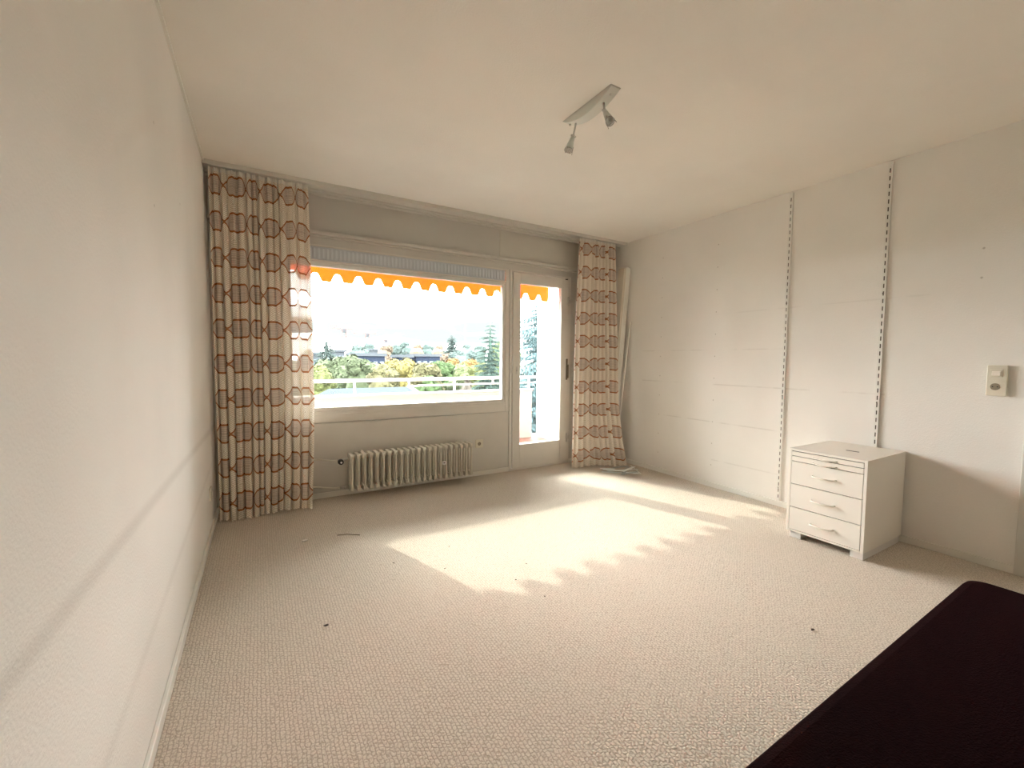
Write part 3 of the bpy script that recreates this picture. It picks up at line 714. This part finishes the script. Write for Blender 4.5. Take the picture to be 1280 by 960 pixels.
# ------------------------------------------------------------------ the world outside
GZ = -9.0
VEG = .145      # leaves reflect little light
def veg(name, col, var=.5, vs=2.6):
    return mat(name, tuple((c*.8+.2*sum(col)/3)*VEG for c in col), .9, var=var, vscale=vs, spec=.1)  # greyed share puts distance haze into the leaf colour
V_ = {'yg': veg('leaf_yellow_green', (.36, .42, .12)), 'gg': veg('leaf_grey_green', (.25, .33, .16)), 'g': veg('leaf_green', (.21, .37, .12)), 'ol': veg('leaf_olive', (.42, .40, .17)),
      'y': veg('leaf_yellow', (.62, .52, .12)), 'or': veg('leaf_orange', (.68, .40, .10)), 'te': veg('leaf_teal_far', (.27, .40, .37)), 'of': veg('leaf_rust_far', (.58, .42, .28)),
      'sp': veg('spruce_needles', (.18, .33, .27)), 'bs': veg('blue_spruce_needles', (.30, .54, .58)), 'br': veg('leaf_brown', (.32, .27, .21)), 'lg': veg('leaf_light_green', (.40, .52, .20))}
M['bark'] = mat('bark', (.16, .12, .09), .9)
def leaves(bm, c, r, n_, s, rd):
    for _ in range(n_):
        v_ = Vector((rd.gauss(0, 1), rd.gauss(0, 1), rd.gauss(0, 1))).normalized()
        p_ = c+Vector((v_.x*r.x, v_.y*r.y, v_.z*r.z))*rd.uniform(.82, 1.06)
        nrm = (v_+Vector((rd.uniform(-.7, .7), rd.uniform(-.7, .7), rd.uniform(-.3, .7)))).normalized()
        a = nrm.orthogonal().normalized(); b_ = nrm.cross(a); th = rd.uniform(0, PI); a, b_ = math.cos(th)*a+math.sin(th)*b_, -math.sin(th)*a+math.cos(th)*b_
        k = s*rd.uniform(.6, 1.3)
        bm.faces.new([bm.verts.new(p_+q) for q in (a*k, b_*k*.6, -a*k, -b_*k*.6)])
def broad(px, ty, hw, Y, kind, label, seed, group='leafy trees beyond the balcony', n_cl=20, low=None):
    rd = random.Random(seed); top = at(px, ty, Y); r = hw/F*Y*1.50
    h = top.z-GZ; t = empty('leafy_tree', (top.x, Y, GZ), label, 'tree', group)
    crh = min(h*.80, max(r*2.3, h*.55)); bm = bmesh.new(); cz = h-crh/2
    bmesh.ops.create_icosphere(bm, subdivisions=2, radius=1, matrix=Matrix.Translation((0, 0, cz)) @ Matrix.Diagonal((r*.72, r*.72, crh*.43, 1)))
    for k in range(n_cl):
        a = rd.uniform(0, 2*PI); zz = rd.uniform(-.42, .40); rr = r*.55*math.sqrt(max(.1, 1-(zz*2)**2*.8))
        c = Vector((math.cos(a)*rr, math.sin(a)*rr, cz+zz*crh)); q = r*rd.uniform(.26, .42)
        if k == 0: c = Vector((rd.uniform(-.1, .1)*r, 0, h-q*.85))
        mtx = Matrix.Translation(c) @ Matrix.Diagonal((q, q, q*.85, 1))
        vs = bmesh.ops.create_icosphere(bm, subdivisions=2, radius=1, matrix=mtx)['verts']
        for v_ in vs: v_.co += (v_.co-c).normalized()*q*.4*noise.noise(v_.co*(2.2/q))
        leaves(bm, c, Vector((q, q, q*.85))*1.08, 240, q*.22, rd)
    obj('foliage', bm, V_[kind], t)
    bm = bmesh.new(); tube(bm, [(0, 0, 0), (0, 0, cz)], 0, 8, True, [r*.09+.08, r*.05+.05]); obj('trunk', bm, 'bark', t)
def conifer(px, ty, hw, Y, kind, label, seed, group='conifers beyond the balcony', dens=1., vis=5.):
    """hw: half width in the view, vis metres below the tip"""
    rd = random.Random(seed); top = at(px, ty, Y); h = top.z-GZ; rv = hw/F*Y*1.25; R_ = rv*1.35*min(2.4, h*.88/vis)**.8
    t = empty('conifer', (top.x, Y, GZ), label, 'tree', group); bm = bmesh.new()
    n_l = int(46*dens)
    core = [bm.verts.new((0, 0, h*.985))]; ring0 = [bm.verts.new((R_*.42*math.cos(a), R_*.42*math.sin(a), h*.12)) for a in [2*PI*k/12 for k in range(12)]]
    for k in range(12): bm.faces.new((core[0], ring0[k], ring0[(k+1) % 12]))
    for j in range(n_l):
        f = (j+.3)/n_l; z_ = h*(1-f*.88); rr = R_*(.05+.95*f**.62)*rd.uniform(.8, 1.1)
        for k in range(int(14+26*f**.5)):
            a = rd.uniform(0, 2*PI); d = Vector((math.cos(a), math.sin(a), 0)); s = Vector((-d.y, d.x, 0)); L2 = rr*rd.uniform(.6, 1.15)
            nseg = 9; droop = rd.uniform(.10, .40)
            for q in range(nseg):
                f0, f1 = q/nseg, (q+1)/nseg; w0 = (L2*.15+.02)*(1-f0*.6)*rd.uniform(.6, 1.3)
                c0 = Vector((0, 0, z_))+d*L2*f0-Vector((0, 0, droop*L2*f0**1.3)); c1 = Vector((0, 0, z_))+d*L2*f1-Vector((0, 0, droop*L2*f1**1.3))
                for sg in (-1, 1):
                    tipv = c1+s*sg*w0-Vector((0, 0, w0*rd.uniform(.2, .9)))
                    bm.faces.new([bm.verts.new(v_) for v_ in (c0, c1, tipv)])
                bm.faces.new([bm.verts.new(v_) for v_ in (c0, c1, c1-Vector((0, 0, w0*1.1)))])
    obj('foliage', bm, V_[kind], t)
    bm = bmesh.new(); tube(bm, [(0, 0, 0), (0, 0, h*.98)], 0, 8, True, [R_*.05+.06, .02]); obj('trunk', bm, 'bark', t)
tag(obj('ground', boxes((-400, 900, 5.9+8, 1500, GZ-1, GZ)), veg('meadow', (.30, .38, .20), .3, .05)), 'green ground far below beyond the balcony', 'ground', None, 'structure')

# nearer broad crowns (px, top, half width, depth, kind)
near = [(396, 456, 17, 36, 'yg', 'yellow green tree crown at the left edge of the window view'), (424, 447, 22, 52, 'gg', 'big grey green round tree left of the dark roofed buildings'),
        (452, 449, 17, 42, 'gg', 'grey green tree in front of the left dark building'), (478, 455, 17, 37, 'ol', 'olive tree with thin autumn leaves left of the yellow tree'),
        (505, 448, 21, 52, 'y', 'bright yellow autumn tree crown in the middle of the window view'), (530, 454, 19, 41, 'ol', 'olive green tree just right of the yellow crown'),
        (551, 452, 18, 46, 'g', 'fresh green round tree under the right dark building'), (578, 455, 15, 37, 'lg', 'light green tree left of the tall spruce, behind the brown bush'),
        (568, 448, 14, 62, 'or', 'orange autumn tree behind the fresh green tree'), (590, 449, 15, 55, 'or', 'small orange yellow tree left of the tall spruce'),
        (602, 453, 16, 30, 'yg', 'yellow green tree directly left of the tall spruce'), (632, 418, 17, 36, 'lg', 'light green tree right behind the tall spruce'),
        (583, 470, 10, 28, 'br', 'brown half bare bush behind the railing'), (568, 474, 12, 33, 'gg', 'low dark green bush behind the railing beside the pale roof'),
        (606, 478, 14, 33, 'yg', 'low yellow green bush behind the railing near the spruce'), (535, 470, 15, 31, 'g', 'green bush behind the right end of the pale roof')]
for k, a in enumerate(near): broad(*a[:5], a[5], 20+k)
far = [(384, 437, 9, 120, 'te', 'far teal tree beside the left curtain edge'), (447, 431, 11, 150, 'te', 'far teal tree behind the left dark building'), (462, 429, 10, 170, 'te', 'far rounded teal tree above the left dark building'),
       (480, 432, 9, 150, 'of', 'far rust coloured tree above the white gabled house'), (493, 431, 9, 165, 'te', 'far pale teal tree left of the bare tall one'), (507, 427, 8, 180, 'te', 'far bare looking tall tree on the skyline'),
       (521, 431, 9, 150, 'of', 'far rust tree between the two dark buildings'), (534, 430, 10, 155, 'te', 'far teal tree over the right dark building'), (548, 431, 9, 140, 'of', 'far rust orange tree left of the small skyline conifer'),
       (583, 430, 13, 110, 'te', 'broad teal tree right of the small skyline conifer'), (598, 432, 10, 120, 'te', 'teal tree on the skyline next to the tall spruce'), (574, 440, 12, 84, 'te', 'teal green tree below the small skyline conifer'),
       (556, 442, 11, 90, 'of', 'rust toned tree below and left of the small skyline conifer'), (475, 441, 9, 110, 'of', 'low rust tree between the dark buildings')]
for k, a in enumerate(far): broad(*a[:5], a[5], 60+k, 'far trees on the skyline', 8)
conifer(613, 400, 15, 24, 'sp', 'tall dark green spruce at the right side of the window view', 1, vis=3.6)
conifer(565, 419, 9, 100, 'te', 'small conifer standing up from the skyline', 2)
conifer(408, 420, 8, 90, 'te', 'slender tall conifer on the skyline at the left', 3, dens=.8)
conifer(692, 318, 36, 14, 'bs', 'large blue green spruce seen through the balcony door', 4, dens=1.5, vis=3.6)

# buildings
M['b_dark'] = mat('slate_blue_cladding', (.016, .021, .034), 1, spec=0); M['b_white'] = mat('far_render_white', (.045, .05, .057), 1, spec=0); M['b_glass'] = mat('far_window', (.07, .09, .11), .3)
M['roof'] = mat('pale_grey_roof', (.031, .037, .046), 1, var=.05, vscale=2, spec=0)
M['roof_edge'] = mat('roof_fascia', (.12, .08, .06), .7)
M['crane'] = mat('crane_red_paint', (.06, .036, .034), .6)
def block(pxa, pxb, ty, by, Y, m, label, windows=3, band='b_white'):
    a, b_ = at(pxa, ty, Y), at(pxb, ty, Y); z1 = (a.z+b_.z)/2; x0, x1 = a.x, b_.x; h = z1-GZ
    t = empty('building', ((x0+x1)/2, Y, GZ), label, 'building', 'buildings on the skyline'); hw = (x1-x0)/2
    obj('wall', boxes((-hw, hw, 0, 5, 0, h-.5)), m, t)
    obj('roof', boxes((-hw-.3, hw+.3, -.3, 5.3, h-.5, h)), band, t)
    for k in range(windows):
        xa = -hw+(2*hw)*(k+.2)/windows; obj('window', boxes((xa, xa+2*hw/windows*.6, -.06, .02, h-2.6, h-1.4)), 'b_glass', t)
block(441, 481, 441.5, 449, 75, 'b_dark', 'long dark blue flat building behind the trees at the left', 5)
block(499, 515, 443.5, 449, 78, 'b_dark', 'small dark blue building in the middle of the skyline', 3)
block(520, 550, 442.5, 450, 80, 'b_dark', 'dark blue building with a pale roof right of the small one', 4)
block(388, 404, 440, 446, 95, 'b_white', 'low white building at the left edge of the view', 3)
block(413, 431, 437, 446, 105, 'b_white', 'white building right of the slender conifer', 4)
block(466, 472, 436, 442, 130, 'b_white', 'small white house above the left dark building', 1)
# near house with pale hipped roof
a, b_ = at(411, 485, 27), at(507, 484.5, 27); zr = (a.z+b_.z)/2
hs = empty('neighbour_house', ((a.x+b_.x)/2, 23, GZ), 'neighbouring house with a wide pale grey roof below the balcony', 'house')
O = Vector(((a.x+b_.x)/2, 23, GZ)); hr = zr-GZ; xl_, xr_ = a.x-O.x, b_.x-O.x
e0 = hr-2.2
bm = bmesh.new()
v = [bm.verts.new(q) for q in ((xl_-3.0, -4.5, e0), (xr_+1.6, -4.5, e0), (xr_+1.6, 8.5, e0), (xl_-3.0, 8.5, e0), (xl_, 4, hr), (xr_+.2, 4, hr))]
for f in ((0, 1, 5, 4), (2, 3, 4, 5), (3, 0, 4), (1, 2, 5), (0, 3, 2, 1)): bm.faces.new([v[i] for i in f])
obj('roof', bm, 'roof', hs)
obj('wall', boxes((xl_-2.6, xr_+1.2, -4.0, 8.0, 0, e0)), 'b_white', hs)
bm = bmesh.new(); tube(bm, [(xr_+1.6, -4.5, e0), (xr_+.2, 4, hr)], .14, 6); tube(bm, [(xr_+.2, 4, hr), (xr_+1.6, 8.5, e0)], .14, 6); obj('roof_edge', bm, 'roof_edge', hs)
obj('chimney', boxes((-1.7, -1.55, -.6, -.45, hr-1.3, hr-.75)), 'b_dark', hs)
for k in range(4): obj('window', boxes((xl_+k*1.5, xl_+k*1.5+.9, -4.05, -3.98, e0-1.9, e0-.7)), 'b_glass', hs)
def crane(px, ty, Y, jl, jr, label):
    top = at(px, ty, Y); t = empty('tower_crane', (top.x, Y, GZ), label, 'crane', 'construction cranes on the skyline'); h = top.z-GZ; s = Y/F*1.16
    bm = bmesh.new(); w = .9
    for dx in (-w, w):
        for dy in (-w, w): tube(bm, [(dx, dy, 0), (dx, dy, h)], .2, 4)
    n_ = 14
    for k in range(n_):
        z0_, z1_ = h*k/n_, h*(k+1)/n_; tube(bm, [(-w, -w, z0_), (w, -w, z1_)], .07, 4); tube(bm, [(w, w, z0_), (-w, w, z1_)], .07, 4)
    obj('mast', bm, 'crane', t)
    bm = bmesh.new(); x0, x1 = -jl*s, jr*s
    tube(bm, [(x0, 0, h), (x1, 0, h)], .40, 4); tube(bm, [(x0, 0, h+1.2), (x1*.7, 0, h+1.2), (x1, 0, h)], .25, 4)
    for k in range(16):
        xa = x0+(x1-x0)*k/16; tube(bm, [(xa, 0, h), (xa+(x1-x0)/32, 0, h+1.2)], .16, 4)
    obj('jib', bm, 'crane', t)
    obj('cabin', boxes((-.8, .8, -.8, .8, h-1.6, h-.1)), 'b_white', t)
crane(430, 411, 210, 13, 8, 'pale red tower crane farthest left over the trees')
crane(459, 417, 240, 14, 9, 'pale red tower crane in the middle of the skyline')
crane(482, 425, 260, 9, 7, 'small pale tower crane right of the other two')
